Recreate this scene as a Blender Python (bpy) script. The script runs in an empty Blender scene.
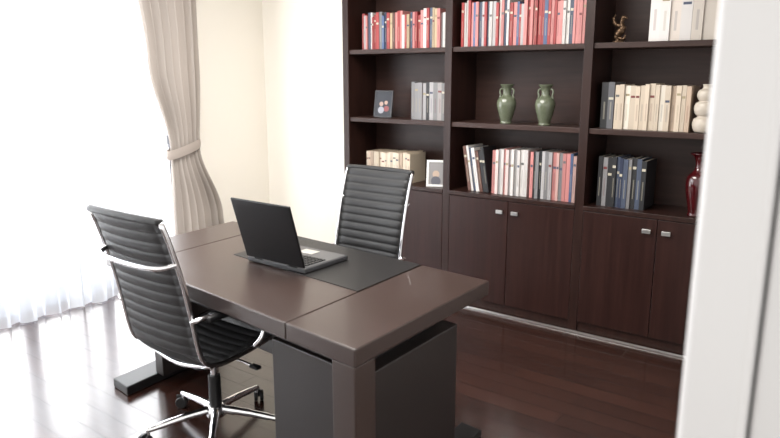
import bpy, math, random
from mathutils import Vector, Matrix
R = random.Random(7)
scene = bpy.context.scene

# ------------------------------------------------------------------ materials
def new_mat(name):
    m = bpy.data.materials.new(name); m.use_nodes = True
    nt = m.node_tree; b = nt.nodes['Principled BSDF']
    return m, nt, b
def simple(name, col, rough=0.5, metal=0.0, coat=0.0, bump=0.0, bscale=200, var=0.0, spec=0.5):
    m, nt, b = new_mat(name)
    b.inputs['Base Color'].default_value = (*col, 1)
    b.inputs['Roughness'].default_value = rough
    b.inputs['Metallic'].default_value = metal
    b.inputs['Coat Weight'].default_value = coat
    b.inputs['Specular IOR Level'].default_value = spec
    tc = nt.nodes.new('ShaderNodeTexCoord')
    nz = nt.nodes.new('ShaderNodeTexNoise'); nz.inputs['Scale'].default_value = bscale
    nt.links.new(tc.outputs['Object'], nz.inputs['Vector'])
    if var > 0:
        mx = nt.nodes.new('ShaderNodeMix'); mx.data_type = 'RGBA'
        mx.inputs[6].default_value = (*[c*(1-var) for c in col], 1)
        mx.inputs[7].default_value = (*[min(1, c*(1+var)) for c in col], 1)
        nt.links.new(nz.outputs['Fac'], mx.inputs[0]); nt.links.new(mx.outputs[2], b.inputs['Base Color'])
    if bump > 0:
        bp = nt.nodes.new('ShaderNodeBump'); bp.inputs['Strength'].default_value = bump
        bp.inputs['Distance'].default_value = 0.002
        nt.links.new(nz.outputs['Fac'], bp.inputs['Height']); nt.links.new(bp.outputs['Normal'], b.inputs['Normal'])
    return m
def wood(name, c1, c2, rough=0.35, scale=(3, 40, 40), coat=0.1, spec=.35):
    m, nt, b = new_mat(name)
    tc = nt.nodes.new('ShaderNodeTexCoord'); mp = nt.nodes.new('ShaderNodeMapping')
    mp.inputs['Scale'].default_value = scale
    nz = nt.nodes.new('ShaderNodeTexNoise'); nz.inputs['Scale'].default_value = 1.0
    nz.inputs['Detail'].default_value = 6
    cr = nt.nodes.new('ShaderNodeValToRGB')
    cr.color_ramp.elements[0].position = .35; cr.color_ramp.elements[1].position = .7
    cr.color_ramp.elements[0].color = (*c1, 1); cr.color_ramp.elements[1].color = (*c2, 1)
    nt.links.new(tc.outputs['Object'], mp.inputs[0]); nt.links.new(mp.outputs[0], nz.inputs['Vector'])
    nt.links.new(nz.outputs['Fac'], cr.inputs[0]); nt.links.new(cr.outputs[0], b.inputs['Base Color'])
    b.inputs['Roughness'].default_value = rough; b.inputs['Coat Weight'].default_value = coat
    b.inputs['Coat Roughness'].default_value = .25; b.inputs['Specular IOR Level'].default_value = spec
    return m

M_wood = wood('espresso_wood', (.019, .0075, .0058), (.031, .0128, .0095), .36, (30, 30, 3), .05, .3)
M_woodh = wood('espresso_wood_back', (.028, .0125, .0095), (.043, .020, .0155), .42, (3, 30, 30), .05, .3)
M_door = wood('cabinet_door_wood', (.021, .0075, .0060), (.034, .0128, .010), .34, (35, 35, 2), .05, .3)
M_deskw = simple('desk_brown_leather', (.042, .0255, .0210), .30, 0, .15, .25, 450, .12)
M_deskd = simple('desk_dark_panel', (.017, .012, .011), .40, 0, .08, .2, 450, .12)
M_mat = simple('desk_pad_charcoal', (.0085, .008, .0082), .42, 0, 0, .3, 600, .1, .4)
M_seam = simple('stitch_seam', (.010, .007, .006), .6)
M_leather = simple('black_leather', (.012, .0115, .012), .48, 0, .05, .25, 260, .15, .4)
M_chrome = simple('chrome', (.88, .88, .90), .09, 1)
M_blackp = simple('black_plastic', (.010, .010, .011), .4)
M_lapt = simple('laptop_black', (.004, .004, .005), .32, 0, .05, 0, 200, 0, .35)
M_lapg = simple('laptop_graphite', (.075, .075, .08), .38, .3)
M_key = simple('laptop_keys', (.008, .008, .009), .5)
M_screen = simple('laptop_screen', (.005, .005, .006), .1)
M_silver = simple('brushed_silver', (.75, .74, .72), .3, 1)
M_wall = simple('cream_wall_paint', (.90, .855, .775), .85, 0, 0, .08, 120, .01)
M_ceil = simple('ceiling_paint', (.9, .88, .84), .9, 0, 0, .05, 100)
M_white = simple('white_gloss_paint', (.73, .72, .715), .35, 0, .1, .02, 60)
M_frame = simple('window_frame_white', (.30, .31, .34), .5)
M_celadon = simple('celadon_glaze', (.115, .130, .085), .25, 0, .4, .15, 90, .25)
M_red = simple('oxblood_glaze', (.050, .0045, .006), .12, 0, .7, 0, 20, .3)
M_cream = simple('cream_ceramic', (.50, .44, .37), .5, 0, .2, .2, 60, .08)
M_bronze = simple('bronze', (.10, .06, .035), .35, .8)
M_tie = simple('tieback_cloth', (.44, .38, .34), .8, 0, 0, .4, 300)

# floor
M_floor, nt, b = new_mat('dark_red_wood_floor')
tc = nt.nodes.new('ShaderNodeTexCoord')
br = nt.nodes.new('ShaderNodeTexBrick')
br.inputs['Scale'].default_value = 1.0; br.inputs['Brick Width'].default_value = 1.1
br.inputs['Row Height'].default_value = .12; br.inputs['Mortar Size'].default_value = .003
br.inputs['Mortar Smooth'].default_value = .2; br.inputs['Bias'].default_value = 0
br.offset = .37; br.offset_frequency = 2
br.inputs['Color1'].default_value = (.026, .0095, .0065, 1)
br.inputs['Color2'].default_value = (.044, .0165, .0112, 1)
br.inputs['Mortar'].default_value = (.005, .002, .0018, 1)
nt.links.new(tc.outputs['Object'], br.inputs['Vector'])
mp = nt.nodes.new('ShaderNodeMapping'); mp.inputs['Scale'].default_value = (2.5, 45, 1)
nz = nt.nodes.new('ShaderNodeTexNoise'); nz.inputs['Scale'].default_value = 1; nz.inputs['Detail'].default_value = 5
nt.links.new(tc.outputs['Object'], mp.inputs[0]); nt.links.new(mp.outputs[0], nz.inputs['Vector'])
mr = nt.nodes.new('ShaderNodeMapRange'); mr.inputs[3].default_value = .6; mr.inputs[4].default_value = 1.4
nt.links.new(nz.outputs['Fac'], mr.inputs[0])
mx = nt.nodes.new('ShaderNodeMix'); mx.data_type = 'RGBA'; mx.blend_type = 'MULTIPLY'; mx.inputs[0].default_value = 1
nt.links.new(br.outputs['Color'], mx.inputs[6]); nt.links.new(mr.outputs[0], mx.inputs[7])
nt.links.new(mx.outputs[2], b.inputs['Base Color'])
bp = nt.nodes.new('ShaderNodeBump'); bp.inputs['Strength'].default_value = 1.0; bp.inputs['Distance'].default_value = .003; bp.invert = True
nt.links.new(br.outputs['Fac'], bp.inputs['Height']); nt.links.new(bp.outputs['Normal'], b.inputs['Normal'])
rr_ = nt.nodes.new('ShaderNodeMapRange'); rr_.inputs[3].default_value = .14; rr_.inputs[4].default_value = .28
nt.links.new(nz.outputs['Fac'], rr_.inputs[0]); nt.links.new(rr_.outputs[0], b.inputs['Roughness'])
b.inputs['Specular IOR Level'].default_value = .75
b.inputs['Coat Weight'].default_value = .6; b.inputs['Coat Roughness'].default_value = .16
nt.links.new(bp.outputs['Normal'], b.inputs['Coat Normal'])

# books: colour attribute
M_book, nt, b = new_mat('book_covers')
at = nt.nodes.new('ShaderNodeAttribute'); at.attribute_name = 'Col'
nt.links.new(at.outputs['Color'], b.inputs['Base Color']); b.inputs['Roughness'].default_value = .5

# cloth
def cloth(name, col, transp, transl, fold=None):
    m = bpy.data.materials.new(name); m.use_nodes = True; nt = m.node_tree
    nt.nodes.clear()
    o = nt.nodes.new('ShaderNodeOutputMaterial')
    d = nt.nodes.new('ShaderNodeBsdfDiffuse'); d.inputs[0].default_value = (*col, 1)
    t = nt.nodes.new('ShaderNodeBsdfTranslucent'); t.inputs[0].default_value = (*col, 1)
    tr = nt.nodes.new('ShaderNodeBsdfTransparent')
    a = nt.nodes.new('ShaderNodeMixShader'); a.inputs[0].default_value = transl
    c = nt.nodes.new('ShaderNodeMixShader'); c.inputs[0].default_value = transp
    nt.links.new(d.outputs[0], a.inputs[1]); nt.links.new(t.outputs[0], a.inputs[2])
    nt.links.new(a.outputs[0], c.inputs[1]); nt.links.new(tr.outputs[0], c.inputs[2])
    nt.links.new(c.outputs[0], o.inputs[0])
    tcn = nt.nodes.new('ShaderNodeTexCoord'); w = nt.nodes.new('ShaderNodeTexNoise'); w.inputs['Scale'].default_value = 500
    bpn = nt.nodes.new('ShaderNodeBump'); bpn.inputs['Strength'].default_value = .15; bpn.inputs['Distance'].default_value = .001
    nt.links.new(tcn.outputs['Object'], w.inputs['Vector']); nt.links.new(w.outputs['Fac'], bpn.inputs['Height'])
    nt.links.new(bpn.outputs['Normal'], d.inputs['Normal'])
    if fold:
        mp = nt.nodes.new('ShaderNodeMapping'); mp.inputs['Scale'].default_value = (0, 3.6, .12)
        n2 = nt.nodes.new('ShaderNodeTexNoise'); n2.inputs['Scale'].default_value = 1; n2.inputs['Detail'].default_value = 3
        r2 = nt.nodes.new('ShaderNodeMapRange'); r2.inputs[1].default_value = .36; r2.inputs[2].default_value = .60
        r2.inputs[3].default_value = fold[0]; r2.inputs[4].default_value = fold[1]
        nt.links.new(tcn.outputs['Object'], mp.inputs[0]); nt.links.new(mp.outputs[0], n2.inputs['Vector'])
        nt.links.new(n2.outputs['Fac'], r2.inputs[0]); nt.links.new(r2.outputs[0], c.inputs[0])
    return m
M_sheer = cloth('sheer_voile', (.80, .84, .90), .5, .11, (.20, .55))
M_drape = cloth('drape_linen', (.45, .405, .37), .0, .20)

# ------------------------------------------------------------------ geometry helpers
def mesh_obj(name, verts, faces, mat, smooth=False, parent=None, loc=None):
    me = bpy.data.meshes.new(name); me.from_pydata([tuple(v) for v in verts], [], faces); me.update()
    ob = bpy.data.objects.new(name, me); scene.collection.objects.link(ob)
    if mat: me.materials.append(mat)
    if smooth:
        for p in me.polygons: p.use_smooth = True
    if parent: ob.parent = parent
    if loc: ob.location = loc
    return ob
def empty(name, loc=(0, 0, 0), rz=0):
    e = bpy.data.objects.new(name, None); scene.collection.objects.link(e)
    e.location = loc; e.rotation_euler = (0, 0, rz); e.empty_display_size = .1
    return e
BF = [(0, 3, 2, 1), (4, 5, 6, 7), (0, 1, 5, 4), (1, 2, 6, 5), (2, 3, 7, 6), (3, 0, 4, 7)]
def box_v(lo, hi):
    x0, y0, z0 = lo; x1, y1, z1 = hi
    return [(x0, y0, z0), (x1, y0, z0), (x1, y1, z0), (x0, y1, z0), (x0, y0, z1), (x1, y0, z1), (x1, y1, z1), (x0, y1, z1)]
def box(name, lo, hi, mat, bev=0.0, parent=None, fn=None, seg=2):
    v = box_v(lo, hi)
    if fn: v = [fn(p) for p in v]
    ob = mesh_obj(name, v, BF, mat, False, parent)
    if bev > 0:
        m = ob.modifiers.new('b', 'BEVEL'); m.width = bev; m.segments = seg; m.limit_method = 'ANGLE'
    return ob
def boxes(name, lst, mat, parent=None, bev=0):
    V = []; F = []
    for lo, hi in lst:
        n = len(V); V += box_v(lo, hi); F += [tuple(i+n for i in f) for f in BF]
    ob = mesh_obj(name, V, F, mat, False, parent)
    if bev > 0:
        m = ob.modifiers.new('b', 'BEVEL'); m.width = bev; m.segments = 2
    return ob
def catmull(pts, n=8):
    P = [Vector(p) for p in pts]; P = [2*P[0]-P[1]] + P + [2*P[-1]-P[-2]]
    out = []
    for i in range(1, len(P)-2):
        for k in range(n):
            t = k/n; a, b_, c, d = P[i-1], P[i], P[i+1], P[i+2]
            out.append(.5*((2*b_)+(c-a)*t+(2*a-5*b_+4*c-d)*t*t+(3*b_-a-3*c+d)*t**3))
    out.append(P[-2].copy()); return out
def tube(name, pts, r, mat, parent=None, smooth_n=8, seg=10, flat=1.0, closed=False):
    P = catmull(pts, smooth_n) if smooth_n else [Vector(p) for p in pts]
    V = []; F = []; n = len(P); nrm = None
    for i, p in enumerate(P):
        t = (P[min(i+1, n-1)]-P[max(i-1, 0)]).normalized()
        if nrm is None:
            up = Vector((1, 0, 0)) if abs(t.x) < .8 else Vector((0, 0, 1))
            nrm = (up-t*up.dot(t)).normalized()
        else: nrm = (nrm-t*nrm.dot(t)).normalized()
        bn = t.cross(nrm)
        rr = r[min(i*len(r)//n, len(r)-1)] if isinstance(r, (list, tuple)) else r
        for k in range(seg):
            a = 2*math.pi*k/seg
            V.append(p+nrm*math.cos(a)*rr*flat+bn*math.sin(a)*rr)
    for i in range(n-1):
        for k in range(seg):
            F.append((i*seg+k, i*seg+(k+1) % seg, (i+1)*seg+(k+1) % seg, (i+1)*seg+k))
    F.append(tuple(reversed(range(seg)))); F.append(tuple(range((n-1)*seg, n*seg)))
    return mesh_obj(name, V, F, mat, True, parent)
def lathe(name, prof, mat, parent=None, loc=(0, 0, 0), seg=36, smooth_n=6):
    P = catmull([(r, 0, z) for r, z in prof], smooth_n)
    V = []; F = []
    for p in P:
        for k in range(seg):
            a = 2*math.pi*k/seg; r = max(p.x, .0005)
            V.append((r*math.cos(a)+loc[0], r*math.sin(a)+loc[1], p.z+loc[2]))
    for i in range(len(P)-1):
        for k in range(seg):
            F.append((i*seg+k, i*seg+(k+1) % seg, (i+1)*seg+(k+1) % seg, (i+1)*seg+k))
    F.append(tuple(reversed(range(seg)))); F.append(tuple(range((len(P)-1)*seg, len(P)*seg)))
    return mesh_obj(name, V, F, mat, True, parent)
def cyl(name, c, r, h, mat, parent=None, axis='Z', seg=24, bev=.002):
    V = []; F = []
    for s in (-.5, .5):
        for k in range(seg):
            a = 2*math.pi*k/seg; u, w = r*math.cos(a), r*math.sin(a)
            p = {'Z': (u, w, s*h), 'X': (s*h, u, w), 'Y': (w, s*h, u)}[axis]
            V.append((p[0]+c[0], p[1]+c[1], p[2]+c[2]))
    for k in range(seg): F.append((k, (k+1) % seg, seg+(k+1) % seg, seg+k))
    F.append(tuple(reversed(range(seg)))); F.append(tuple(range(seg, 2*seg)))
    ob = mesh_obj(name, V, F, mat, False, parent)
    m = ob.modifiers.new('b', 'BEVEL'); m.width = bev; m.segments = 2; m.limit_method = 'ANGLE'
    return ob

# ------------------------------------------------------------------ room shell
XW = -4.62; YB = 4.30; XR = -.17; H = 2.8
box('floor', (XW-.2, -1.6, -.1), (1.2, YB+.2, 0), M_floor)
box('ceiling', (XW-.2, -.3, H), (0.1, YB+.2, H+.1), M_ceil)
box('wall_back', (XW-.2, YB, 0), (XR+.15, YB+.15, H), M_wall)
W = empty('wall_left')
box('pier_far', (XW-.15, 3.32, 0), (XW, YB, H), M_wall, 0, W)
box('header', (XW-.15, -1.6, 2.5), (XW, 3.32, H), M_wall, 0, W)
box('wall_right', (XR, 1.0, 0), (XR+.15, YB, H), M_white)
box('baseboard_back', (XW, YB-.015, 0), (-3.38, YB, .09), M_white, .003)
box('baseboard_left', (XW, 3.33, 0), (XW+.015, YB-.016, .09), M_white, .003)
D = empty('door_frame')
box('casing_outer', (-.192, .93, 0), (-.108, .998, 2.4), M_white, .012, D, seg=4)
box('casing_inner', (-.104, .955, 0), (-.02, .998, 2.4), M_white, .006, D, seg=3)
# window: tall glazed doors with frames
Wn = empty('window_1')
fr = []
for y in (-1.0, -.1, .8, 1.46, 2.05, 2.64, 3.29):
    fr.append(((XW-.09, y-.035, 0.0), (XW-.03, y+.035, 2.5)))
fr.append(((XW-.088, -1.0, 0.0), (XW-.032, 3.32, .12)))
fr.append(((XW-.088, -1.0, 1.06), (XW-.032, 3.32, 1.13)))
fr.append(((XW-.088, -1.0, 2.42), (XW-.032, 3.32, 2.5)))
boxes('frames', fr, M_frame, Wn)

# ------------------------------------------------------------------ curtains
def curtain(name, mat, y0f, y1f, x0, amp, nf, z0, z1, nu=240, nz_=40, jit=.0):
    V = []; F = []
    ph = [R.uniform(-1, 1) for _ in range(60)]
    for j in range(nz_+1):
        z = z0+(z1-z0)*j/nz_
        for i in range(nu+1):
            u = i/nu
            uu = u*nf
            k = int(uu) % 59; f = uu-int(uu); wob = (ph[k]*(1-f)+ph[k+1]*f)
            a = amp(z)*(1+.4*wob)
            x = x0+a*math.sin(2*math.pi*uu+wob*1.2*jit+.25*math.sin(z*2.1))
            y = y0f(z)+(y1f(z)-y0f(z))*(u+.006*math.sin(4*math.pi*uu))
            V.append((x, y, z))
    for j in range(nz_):
        for i in range(nu):
            a = j*(nu+1)+i; F.append((a, a+1, a+nu+2, a+nu+1))
    return mesh_obj(name, V, F, mat, True)
curtain('sheer_curtain', M_sheer, lambda z: -.9, lambda z: 3.1, -4.43, lambda z: .018+.008*(1-z/2.7), 24, .008, 2.7, 600, 16, 1)
def lerp(z, pts):
    for (za, a), (zb, b_) in zip(pts, pts[1:]):
        if za <= z <= zb:
            t = (z-za)/(zb-za); t = t*t*(3-2*t); return a+(b_-a)*t
    return pts[-1][1]
L_ = [(0, 3.00), (.5, 3.01), (1.05, 3.03), (1.7, 2.88), (2.75, 2.76)]
R_ = [(0, 3.56), (.5, 3.46), (1.05, 3.29), (1.7, 3.32), (2.75, 3.33)]
A_ = [(0, .045), (.7, .04), (1.05, .022), (1.4, .035), (2.75, .045)]
DR = empty('drape_curtain')
dr = curtain('drape_cloth', M_drape, lambda z: lerp(z, L_), lambda z: lerp(z, R_), -4.32, lambda z: lerp(z, A_), 7, .01, 2.69, 220, 70, 1)
dr.parent = DR
V = []; F = []; n = 40
for k in range(n):
    a = 2*math.pi*k/n
    for s, zz in ((1, .035), (1.04, .012), (1.04, -.012), (1, -.035)):
        y = 3.16+.150*s*math.sin(a); x = -4.32+.052*s*math.cos(a)
        V.append((x, y, 1.05+zz+.04*math.sin(a)))
for k in range(n):
    for j in range(3):
        F.append((k*4+j, k*4+j+1, ((k+1) % n)*4+j+1, ((k+1) % n)*4+j))
mesh_obj('tieback_band', V, F, M_tie, True, DR)
tube('tieback_cord', [(-4.33, 3.30, 1.10), (-4.42, 3.38, 1.13), (-4.61, 3.42, 1.16)], .008, M_tie, DR)
box('curtain_rail', (-4.50, -1.2, 2.72), (-4.28, 3.7, 2.78), M_white, .005)

# ------------------------------------------------------------------ bookcase
BC = empty('bookcase')
YF = 3.93; YBk = 4.285; TT = .055
divs = [-3.345, -2.443, -1.482, -.545]
ZC = .820; Z1 = 1.29; Z2 = 1.785; Z3 = 2.30
for i, x in enumerate(divs):
    box('upright_%d' % (i+1), (x-TT/2, YF, 0.0), (x+TT/2, YBk, 2.40), M_wood, .002, BC)
for i in range(3):
    a = divs[i]+TT/2; b_ = divs[i+1]-TT/2
    box('back_panel_%d' % (i+1), (a, YBk-.015, .05), (b_, YBk, 2.38), M_woodh, 0, BC)
    for k, z in enumerate((Z1, Z2, Z3)):
        box('shelf_%d_%d' % (i+1, k+1), (a, YF+.012, z-.032), (b_, YBk-.015, z), M_woodh, .002, BC)
    box('counter_%d' % (i+1), (a, YF-.004, ZC-.028), (b_, YBk-.015, ZC), M_wood, .002, BC)
    box('cabinet_floor_%d' % (i+1), (a, YF+.02, .06), (b_, YBk-.015, .08), M_wood, 0, BC)
    box('toe_kick_%d' % (i+1), (a, YF+.015, 0), (b_, YF+.03, .075), M_wood, 0, BC)
    mid = (a+b_)/2; g = .002
    for k, (p, q) in enumerate(((a+g, mid-g), (mid+g, b_-g))):
        box('cabinet_door_%d_%d' % (i+1, k+1), (p, YF, .075), (q, YF+.018, ZC-.032), M_door, .002, BC)
    for k, xh in enumerate((mid-.055, mid+.055)):
        box('pull_%d_%d' % (i+1, k+1), (xh-.024, YF-.022, .705), (xh+.024, YF-.010, .729), M_silver, .002, BC)
        cyl('pull_stem_%d_%d' % (i+1, k+1), (xh, YF-.005, .717), .005, .014, M_silver, BC, 'Y', 10, .0005)
box('crown', (divs[0]-TT/2-.005, YF-.01, 2.38), (divs[-1]+TT/2+.005, YBk, 2.46), M_wood, .004, BC)
box('trim_1', (divs[0]-.03, YF-.012, 0), (divs[-1]+.03, YF-.001, .012), M_silver, .002)

# ------------------------------------------------------------------ books
PAGE = (.50, .44, .36)
def book_row(name, x0, x1, z, cols, hr=(.20, .26), wr=(.016, .034), dr_=(.17, .21), yf=3.985, lean=0.0, leann=0, rnd=1, same=.55):
    rr = random.Random(rnd)
    V = []; F = []; C = []
    x = x0; k = 0
    def add(lo, hi, col, tr):
        n = len(V)
        V.extend([tr(p) for p in box_v(lo, hi)])
        for f in BF: F.append(tuple(i+n for i in f)); C.append(col)
    while True:
        w = rr.uniform(*wr); h = rr.uniform(*hr); d = rr.uniform(*dr_)
        if rr.random() < same and k > 0: h = hl*rr.uniform(.985, 1.015)
        hl = h
        if x+w > x1: break
        col = cols[rr.randrange(len(cols))]
        j = rr.uniform(.8, 1.2); col = tuple(min(1, c*j) for c in col)
        y = yf+rr.uniform(0, .018)
        ang = lean if k < leann else rr.uniform(-.004, .004)
        ca, sa = math.cos(ang), math.sin(ang); px = x+(w if ang >= 0 else 0)
        if k < leann: px = x
        def tr(p, px=px, ca=ca, sa=sa, w=w):
            dx, dz = p[0]-px, p[2]-z
            zz = -dx*sa+dz*ca
            return (px+dx*ca+dz*sa, p[1], z+zz+(w*sa if sa > 0 else 0)+.0005)
        t = .0022
        add((x, y, z), (x+w, y+.004, z+h), col, tr)
        add((x, y+.004, z), (x+t, y+d, z+h), col, tr)
        add((x+w-t, y+.004, z), (x+w, y+d, z+h), col, tr)
        add((x+t, y+.004, z+.003), (x+w-t, y+d-.004, z+h-.004), PAGE, tr)
        dark = sum(col) < .5
        lab = (.5, .46, .36) if dark else rr.choice([(.15, .03, .03), (.05, .06, .10), (.1, .1, .1), (.3, .25, .15)])
        if rr.random() < .6:
            a = rr.uniform(.62, .8); add((x+w*.12, y-.0006, z+h*a), (x+w*.88, y+.001, z+h*(a+.05)), lab, tr)
        if rr.random() < .8:
            add((x+w*.38, y-.0006, z+h*.2), (x+w*.62, y+.001, z+h*.58), tuple(.7*c+.3*l for c, l in zip(col, lab)), tr)
        x += w/ca+.0012; k += 1
    me = bpy.data.meshes.new(name); me.from_pydata(V, [], F); me.materials.append(M_book)
    at = me.color_attributes.new('Col', 'FLOAT_COLOR', 'CORNER')
    for p, c in zip(me.polygons, C):
        for li in p.loop_indices: at.data[li].color = (*c, 1)
    ob = bpy.data.objects.new(name, me); scene.collection.objects.link(ob); return ob
red = (.30, .040, .040); pink = (.48, .19, .18); wht = (.60, .57, .55); gry = (.20, .195, .20); navy = (.018, .026, .060)
slate = (.055, .07, .11); crm = (.56, .47, .37); tan = (.42, .32, .24); blk = (.016, .016, .018); lt = (.36, .345, .35); gold = (.40, .30, .19)
brn = (.13, .06, .045); blue = (.07, .11, .22)
book_row('row_of_books', -3.235, -2.475, Z2, [red, wht, gry, slate, pink, wht, blue, red, lt, navy, pink, brn, gold], (.22, .265), (.014, .026), rnd=6)
book_row('row_of_books', -2.385, -1.515, Z2, [red, pink, navy, wht, lt, pink, red, slate, pink, blue, wht, pink, red], (.25, .30), (.014, .024), lean=.0, rnd=12)
book_row('row_of_books', -1.165, -.58, Z2, [wht, (.54, .48, .43), (.48, .43, .38), wht], (.27, .31), (.040, .065), rnd=5)
book_row('row_of_books', -2.79, -2.475, Z1, [gry, lt, blk, (.3, .28, .27), gry], (.25, .265), (.024, .040), rnd=8)
book_row('row_of_books', -1.41, -1.33, Z1, [blk, (.1, .1, .11)], (.26, .27), (.03, .04), rnd=2)
book_row('row_of_books', -1.328, -.905, Z1, [crm, crm, (.56, .44, .35), (.62, .57, .49), tan], (.25, .262), (.022, .032), rnd=9)
book_row('row_of_books', -3.20, -2.785, ZC, [crm, (.58, .50, .40), tan, (.5, .42, .32)], (.215, .225), (.018, .030), rnd=4)
book_row('row_of_books', -2.300, -2.135, ZC, [blk, gry, slate, wht, brn, red], (.28, .31), (.016, .024), lean=-.17, leann=20, rnd=23)
book_row('row_of_books', -2.125, -1.85, ZC, [wht, pink, (.60, .50, .48), lt, wht], (.29, .31), (.016, .028), rnd=15)
book_row('row_of_books', -1.848, -1.515, ZC, [lt, pink, gry, pink, blk, (.5, .32, .29), blue], (.285, .31), (.016, .028), rnd=16)
book_row('row_of_books', -1.40, -1.115, ZC, [slate, navy, blk, (.22, .11, .08), slate, gry, blk], (.29, .305), (.018, .030), rnd=17)

# ------------------------------------------------------------------ vases and ornaments
def celadon(x, y):
    e = empty('green_vase', (x, y, Z1))
    lathe('body', [(.030, 0), (.040, .003), (.036, .015), (.046, .05), (.060, .10), (.064, .135), (.052, .165), (.031, .182), (.026, .198), (.030, .225), (.046, .25), (.044, .252), (.026, .235), (.020, .20)], M_celadon, e)
    for s in (-1, 1):
        tube('handle_%d' % (1 if s < 0 else 2), [(s*.026, 0, .226), (s*.044, 0, .222), (s*.050, 0, .205), (s*.045, 0, .185), (s*.050, 0, .165)], .006, M_celadon, e)
celadon(-2.045, 4.02); celadon(-1.775, 4.02)
e = empty('red_vase', (-.835, 4.02, ZC))
lathe('body', [(.035, 0), (.045, .004), (.042, .02), (.048, .06), (.060, .12), (.067, .18), (.060, .225), (.036, .252), (.024, .275), (.024, .305), (.036, .335), (.055, .352), (.052, .355), (.030, .335), (.020, .31)], M_red, e)
e = empty('cream_gourd_vase', (-.835, 4.02, Z1))
lathe('body', [(.035, 0), (.052, .008), (.062, .04), (.058, .072), (.040, .088), (.052, .102), (.060, .13), (.054, .158), (.036, .172), (.044, .184), (.050, .205), (.044, .228), (.028, .238), (.022, .25), (.026, .262), (.02, .262)], M_cream, e)
e = empty('bronze_figurine', (-1.345, 4.03, Z2))
cyl('base', (0, 0, .006), .034, .012, M_bronze, e)
tube('body', [(0.0, 0, .01), (-.012, 0, .035), (.006, 0, .06), (.022, 0, .085), (.012, 0, .11), (.018, 0, .13)], [.010, .015, .022, .024, .020, .014, .011, .012], M_bronze, e)
tube('head', [(.016, 0, .128), (.020, 0, .142), (.036, -.004, .140), (.046, -.006, .134)], [.011, .013, .011, .008, .004], M_bronze, e)
tube('wing', [(.01, .01, .095), (-.022, .012, .105), (-.038, .012, .135), (-.028, .010, .16)], [.012, .014, .010, .005], M_bronze, e)
tube('tail', [(.0, 0, .03), (.03, 0, .022), (.04, 0, .045)], [.010, .008, .005], M_bronze, e)

def pic_mat(name, bg, blobs):
    m, nt, b = new_mat(name)
    tc = nt.nodes.new('ShaderNodeTexCoord'); last = None
    col = nt.nodes.new('ShaderNodeRGB'); col.outputs[0].default_value = (*bg, 1); last = col.outputs[0]
    for (cx, cz, r, c) in blobs:
        vd = nt.nodes.new('ShaderNodeVectorMath'); vd.operation = 'DISTANCE'; vd.inputs[1].default_value = (cx, 0, cz)
        nt.links.new(tc.outputs['Object'], vd.inputs[0])
        ls = nt.nodes.new('ShaderNodeMath'); ls.operation = 'LESS_THAN'; ls.inputs[1].default_value = r
        nt.links.new(vd.outputs['Value'], ls.inputs[0])
        mx = nt.nodes.new('ShaderNodeMix'); mx.data_type = 'RGBA'
        nt.links.new(ls.outputs[0], mx.inputs[0]); nt.links.new(last, mx.inputs[6]); mx.inputs[7].default_value = (*c, 1)
        last = mx.outputs[2]
    nt.links.new(last, b.inputs['Base Color']); b.inputs['Roughness'].default_value = .3
    return m
def photo_frame(x, y, z, w, h, fm, pm, rz, border=.016):
    e = empty('photo_frame', (x, y, z+.002), rz); e.rotation_euler = (-.16, 0, rz)
    t = .012
    box('border_left', (-w/2, 0, 0), (-w/2+border, t, h), fm, .002, e)
    box('border_right', (w/2-border, 0, 0), (w/2, t, h), fm, .002, e)
    box('border_top', (-w/2+border, 0, h-border), (w/2-border, t, h), fm, .002, e)
    box('border_bottom', (-w/2+border, 0, 0), (w/2-border, t, border), fm, .002, e)
    box('picture', (-w/2+border, .004, border), (w/2-border, .010, h-border), pm, 0, e)
    V = [(-.02, .012, h*.7), (.02, .012, h*.7), (.02, .085, .013), (-.02, .085, .013)]
    mesh_obj('easel_leg', V, [(0, 1, 2, 3)], M_blackp, False, e)
pmA = pic_mat('family_photo', (.012, .014, .022), [(-.018, .10, .017, (.38, .25, .2)), (.022, .11, .015, (.4, .26, .2)), (-.018, .055, .026, (.30, .30, .34)), (.028, .065, .022, (.22, .05, .05))])
pmB = pic_mat('portrait_photo', (.28, .27, .27), [(0, .09, .025, (.5, .38, .3)), (0, .04, .035, (.12, .12, .14))])
photo_frame(-3.085, 4.04, Z1, .155, .20, simple('dark_frame', (.05, .05, .055), .3), pmA, .12, .010)
photo_frame(-2.565, 3.985, ZC, .135, .19, simple('white_frame', (.8, .79, .77), .35), pmB, .45)

# ------------------------------------------------------------------ desk
NR = Vector((-1.277, 1.527)); FR = Vector((-1.29, 2.433)); FL = Vector((-3.09, 2.575)); NL = Vector((-3.02, 1.715))
def dm(p):
    u = p[0]/1.8; v = p[1]/.9
    q = NL*(1-u)*(1-v)+NR*u*(1-v)+FR*u*v+FL*(1-u)*v
    return (q.x, q.y, p[2])
DK = empty('desk')
ZT = .75; S1 = .30; S2 = 1.44
box('top_end_left', (0, 0, ZT-.065), (S1-.001, .9, ZT), M_deskw, .006, DK, dm, 3)
box('top_center', (S1+.001, 0, ZT-.065), (S2-.001, .9, ZT), M_deskw, .006, DK, dm, 3)
box('top_end_right', (S2+.001, 0, ZT-.065), (1.8, .9, ZT), M_deskw, .006, DK, dm, 3)
box('seam_filler', (S1-.01, .004, ZT-.06), (S2+.01, .896, ZT-.004), M_seam, 0, DK, dm)
box('desk_pad', (S1+.28, .42, ZT-.001), (S2-.004, .894, ZT+.003), M_mat, .001, DK, dm)
box('apron_front', (.10, .05, ZT-.10), (1.70, .07, ZT-.065), M_deskd, .002, DK, dm)
box('leg_right', (1.68, .005, .03), (1.795, .115, ZT-.065), M_deskw, .006, DK, dm, 3)
box('foot_right', (1.66, .02, 0), (1.77, .93, .03), M_blackp, .004, DK, dm)
box('pedestal', (1.245, .09, .03), (1.765, .70, .61), M_deskd, .005, DK, dm)
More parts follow.
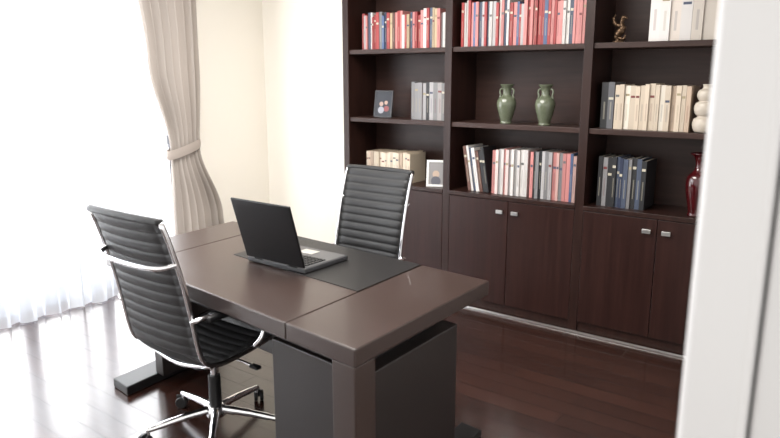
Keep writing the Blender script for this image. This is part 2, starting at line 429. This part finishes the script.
for k, z in enumerate((.225, .42)):
    box('drawer_line_%d' % (k+1), (1.30, .697, z), (1.75, .7015, z+.004), M_seam, 0, DK, dm)
box('pedestal_neck', (1.38, .2, .61), (1.70, .62, ZT-.065), M_blackp, 0, DK, dm)
box('leg_left', (.05, .22, .05), (.13, .62, ZT-.065), M_deskd, .004, DK, dm)
box('foot_left', (-.09, .02, 0), (.07, .90, .05), M_blackp, .006, DK, dm)
box('modesty_panel', (.13, .44, .30), (1.245, .46, ZT-.065), M_deskd, .002, DK, dm)

# ------------------------------------------------------------------ laptop
LP = empty('laptop', (-2.155, 2.03, ZT+.004), 0)
w = .37
box('base', (-w/2, -.005, 0), (w/2, .285, .022), M_lapg, .005, LP, None, 3)
box('deck', (-w/2+.006, .012, .0215), (w/2-.006, .278, .0235), M_lapg, .001, LP)
keys = []
for r_ in range(6):
    for c in range(15):
        x = -w/2+.022+c*.0220; y = .030+(.0215*r_)
        if r_ == 5 and 4 <= c <= 9: continue
        keys.append(((x, y, .0235), (x+.0165, y+.016, .027)))
keys.append(((-w/2+.022+4*.022, .030+.0215*5, .0235), (-w/2+.022+9*.022+.0165, .030+.0215*5+.016, .027)))
boxes('keyboard', keys, M_key, LP)
box('touchpad', (-.05, .19, .0234), (.04, .25, .0243), M_silver, .001, LP)
cyl('hinge_1', (-.11, 0.0, .024), .008, .05, M_lapt, LP, 'X', 16)
cyl('hinge_2', (.11, 0.0, .024), .008, .05, M_lapt, LP, 'X', 16)
lid = empty('lid', (0, -.002, .026)); lid.parent = LP; lid.rotation_euler = (math.radians(16), 0, 0)
box('lid_shell', (-w/2, -.007, 0), (w/2, .003, .297), M_lapt, .004, lid, None, 3)
box('screen', (-w/2+.014, .0025, .022), (w/2-.014, .004, .283), M_screen, 0, lid)

# ------------------------------------------------------------------ office chairs
def chair(x, y, rz, base_rot=0.3, az=0.0, ws=1.0):
    E = empty('office_chair', (x, y, 0), rz)
    prof = [(0, .265, .430), (0, .235, .462), (0, .17, .472), (0, .05, .455), (0, -.08, .442), (0, -.17, .445), (0, -.225, .478), (0, -.250, .55), (0, -.272, .68), (0, -.305, .84), (0, -.350, 1.00), (0, -.378, 1.075)]
    P = catmull(prof, 24)
    S = [0]
    for a, b_ in zip(P, P[1:]): S.append(S[-1]+(b_-a).length)
    def at(s):
        s = max(0, min(S[-1], s))
        for i in range(len(S)-1):
            if S[i+1] >= s:
                t = (s-S[i])/max(1e-9, S[i+1]-S[i]); p = P[i].lerp(P[i+1], t)
                d = (P[i+1]-P[i]).normalized(); return p, d
        return P[-1], (P[-1]-P[-2]).normalized()
    ribs = round(S[-1]/.046); pitch = S[-1]/ribs; ns = ribs*8; nx = 16; hw = .236*ws; w = hw*2-.020
    Vf = []; Vb = []
    for i in range(ns+1):
        s = S[-1]*i/ns; p, d = at(s)
        pa, da = at(s-.03); pb, db = at(s+.03); d = (pb-pa).normalized()
        n = Vector((0, d.z, -d.y)) ; n = -n
        if p.z < .47 and n.z < 0: n = -n
        if p.z > .5 and n.y < 0: n = -n
        rb = abs(math.sin(math.pi*s/pitch))**.5
        for j in range(nx+1):
            q = -1+2*j/nx
            e = (1-abs(q)**10)**.5
            th = (.008+.0065*rb)*(.35+.65*e)
            sag = -.014*(1-q*q)
            c = p+n*sag+Vector((q*w/2, 0, 0))
            Vf.append(c+n*th); Vb.append(c-n*th*.9)
    V = Vf+Vb; F = []; N = len(Vf); c_ = nx+1
    for i in range(ns):
        for j in range(nx):
            a = i*c_+j
            F.append((a, a+1, a+c_+1, a+c_)); F.append((N+a, N+a+c_, N+a+c_+1, N+a+1))
        for j in (0, nx):
            a = i*c_+j; F.append((a, a+c_, N+a+c_, N+a))
    for i in (0, ns):
        for j in range(nx):
            a = i*c_+j; F.append((a, N+a, N+a+1, a+1))
    mesh_obj('ribbed_sling', V, F, M_leather, True, E)
    for sgn, nm in ((-1, 'left'), (1, 'right')):
        pts = [at(S[-1]*k/40)[0]+Vector((sgn*hw, 0, 0)) for k in range(41)]
        tube('side_rail_'+nm, pts, .0115, M_chrome, E, 0, 10, .6)
    pt, _ = at(S[-1]); tube('top_roll', [pt+Vector((-hw, 0, 0)), pt+Vector((-.1, -.012, .002)), pt+Vector((.1, -.012, .002)), pt+Vector((hw, 0, 0))], .015, M_leather, E)
    pt, _ = at(0); tube('front_roll', [pt+Vector((-hw, 0, 0)), pt+Vector((hw, 0, 0))], .015, M_leather, E)
    tube('back_stretcher', [(-hw, -.322, .905), (-.20, -.375, .895), (-.10, -.392, .892), (.10, -.392, .892), (.20, -.375, .895), (hw, -.322, .905)], .0115, M_chrome, E, 8, 10)
    tube('seat_stretcher_rear', [(-hw, -.19, .445), (0, -.19, .405), (hw, -.19, .445)], .011, M_chrome, E)
    tube('seat_stretcher_front', [(-hw, .14, .465), (0, .12, .405), (hw, .14, .465)], .011, M_chrome, E)
    for sgn, nm in ((-1, 'left'), (1, 'right')):
        ax = sgn*(hw+.026)
        tube('arm_loop_'+nm, [(sgn*hw, -.272, .66+az), (ax, -.262, .672+az), (ax, -.20, .668+az), (ax, -.05, .655+az), (ax, .035, .645+az), (ax, .085, .615+az), (ax, .085, .56), (ax, .06, .50), (sgn*hw, .04, .458)], .0105, M_chrome, E, 8, 10)
        box('arm_pad_'+nm, (ax-.022, -.225, .650+az), (ax+.022, .04, .676+az), M_blackp, .010, E, None, 4)
    box('tilt_mechanism', (-.07, -.13, .355), (.07, .12, .405), M_blackp, .012, E, None, 3)
    tube('tilt_lever', [(.06, .02, .375), (.16, .03, .372), (.235, .035, .366)], .006, M_chrome, E)
    box('lever_paddle', (.215, .02, .358), (.265, .05, .372), M_blackp, .004, E)
    cyl('gas_column', (0, 0, .30), .016, .14, M_chrome, E)
    cyl('column_cover', (0, 0, .19), .028, .17, M_blackp, E, bev=.004)
    lathe('hub', [(.03, .075), (.045, .08), (.046, .10), (.036, .125), (.028, .13)], M_chrome, E)
    for k in range(5):
        a = base_rot+2*math.pi*k/5; cx, sx = math.cos(a), math.sin(a)
        tube('base_leg_%d' % (k+1), [(cx*.03, sx*.03, .108), (cx*.14, sx*.14, .100), (cx*.27, sx*.27, .082), (cx*.305, sx*.305, .078)], [.020, .018, .016, .014, .012], M_chrome, E)
        cyl('caster_stem_%d' % (k+1), (cx*.30, sx*.30, .066), .008, .03, M_chrome, E, bev=.001)
        cw = empty('caster_%d' % (k+1), (cx*.315, sx*.315, .029), a+.7); cw.parent = E
        cyl('wheel_a', (0, -.014, 0), .028, .018, M_blackp, cw, 'Y', 20, .004)
        cyl('wheel_b', (0, .014, 0), .028, .018, M_blackp, cw, 'Y', 20, .004)
        box('hood', (-.010, -.008, -.004), (.026, .008, .036), M_blackp, .005, cw)
chair(-2.325, 1.785, 0, .50)
chair(-2.31, 2.62, math.pi, .2, -.055, .98)

# ------------------------------------------------------------------ light
wd = bpy.data.worlds.new('sky'); scene.world = wd; wd.use_nodes = True
bg = wd.node_tree.nodes['Background']; bg.inputs[0].default_value = (1, .98, .95, 1); bg.inputs[1].default_value = 1.0
def area(name, loc, rot, sx, sy, p, col):
    l = bpy.data.lights.new(name, 'AREA'); l.shape = 'RECTANGLE'; l.size = sx; l.size_y = sy; l.energy = p; l.color = col
    o = bpy.data.objects.new(name, l); scene.collection.objects.link(o); o.location = loc; o.rotation_euler = rot; return o
area('daylight', (-5.1, 1.2, 1.4), (0, -math.pi/2, 0), 2.8, 4.6, 400, (.98, .99, 1))
area('ceiling_fill', (-2.4, 2.1, H-.02), (0, 0, 0), 1.6, 1.6, 95, (1, .97, .92))  # unseen soft fill under the ceiling, added to brighten the interior

# ------------------------------------------------------------------ camera
cd = bpy.data.cameras.new('camera'); cam = bpy.data.objects.new('camera', cd); scene.collection.objects.link(cam)
cam.location = (0, 0, 1.6); cam.rotation_euler = (math.radians(90-12.1), 0, math.radians(36.7))
cd.sensor_width = 36; cd.lens = 670/780*36; cd.clip_start = .05
cd.dof.use_dof = True; cd.dof.focus_distance = 3.5; cd.dof.aperture_fstop = 2.8
scene.camera = cam
scene.view_settings.view_transform = 'Standard'
scene.view_settings.exposure = 0.38
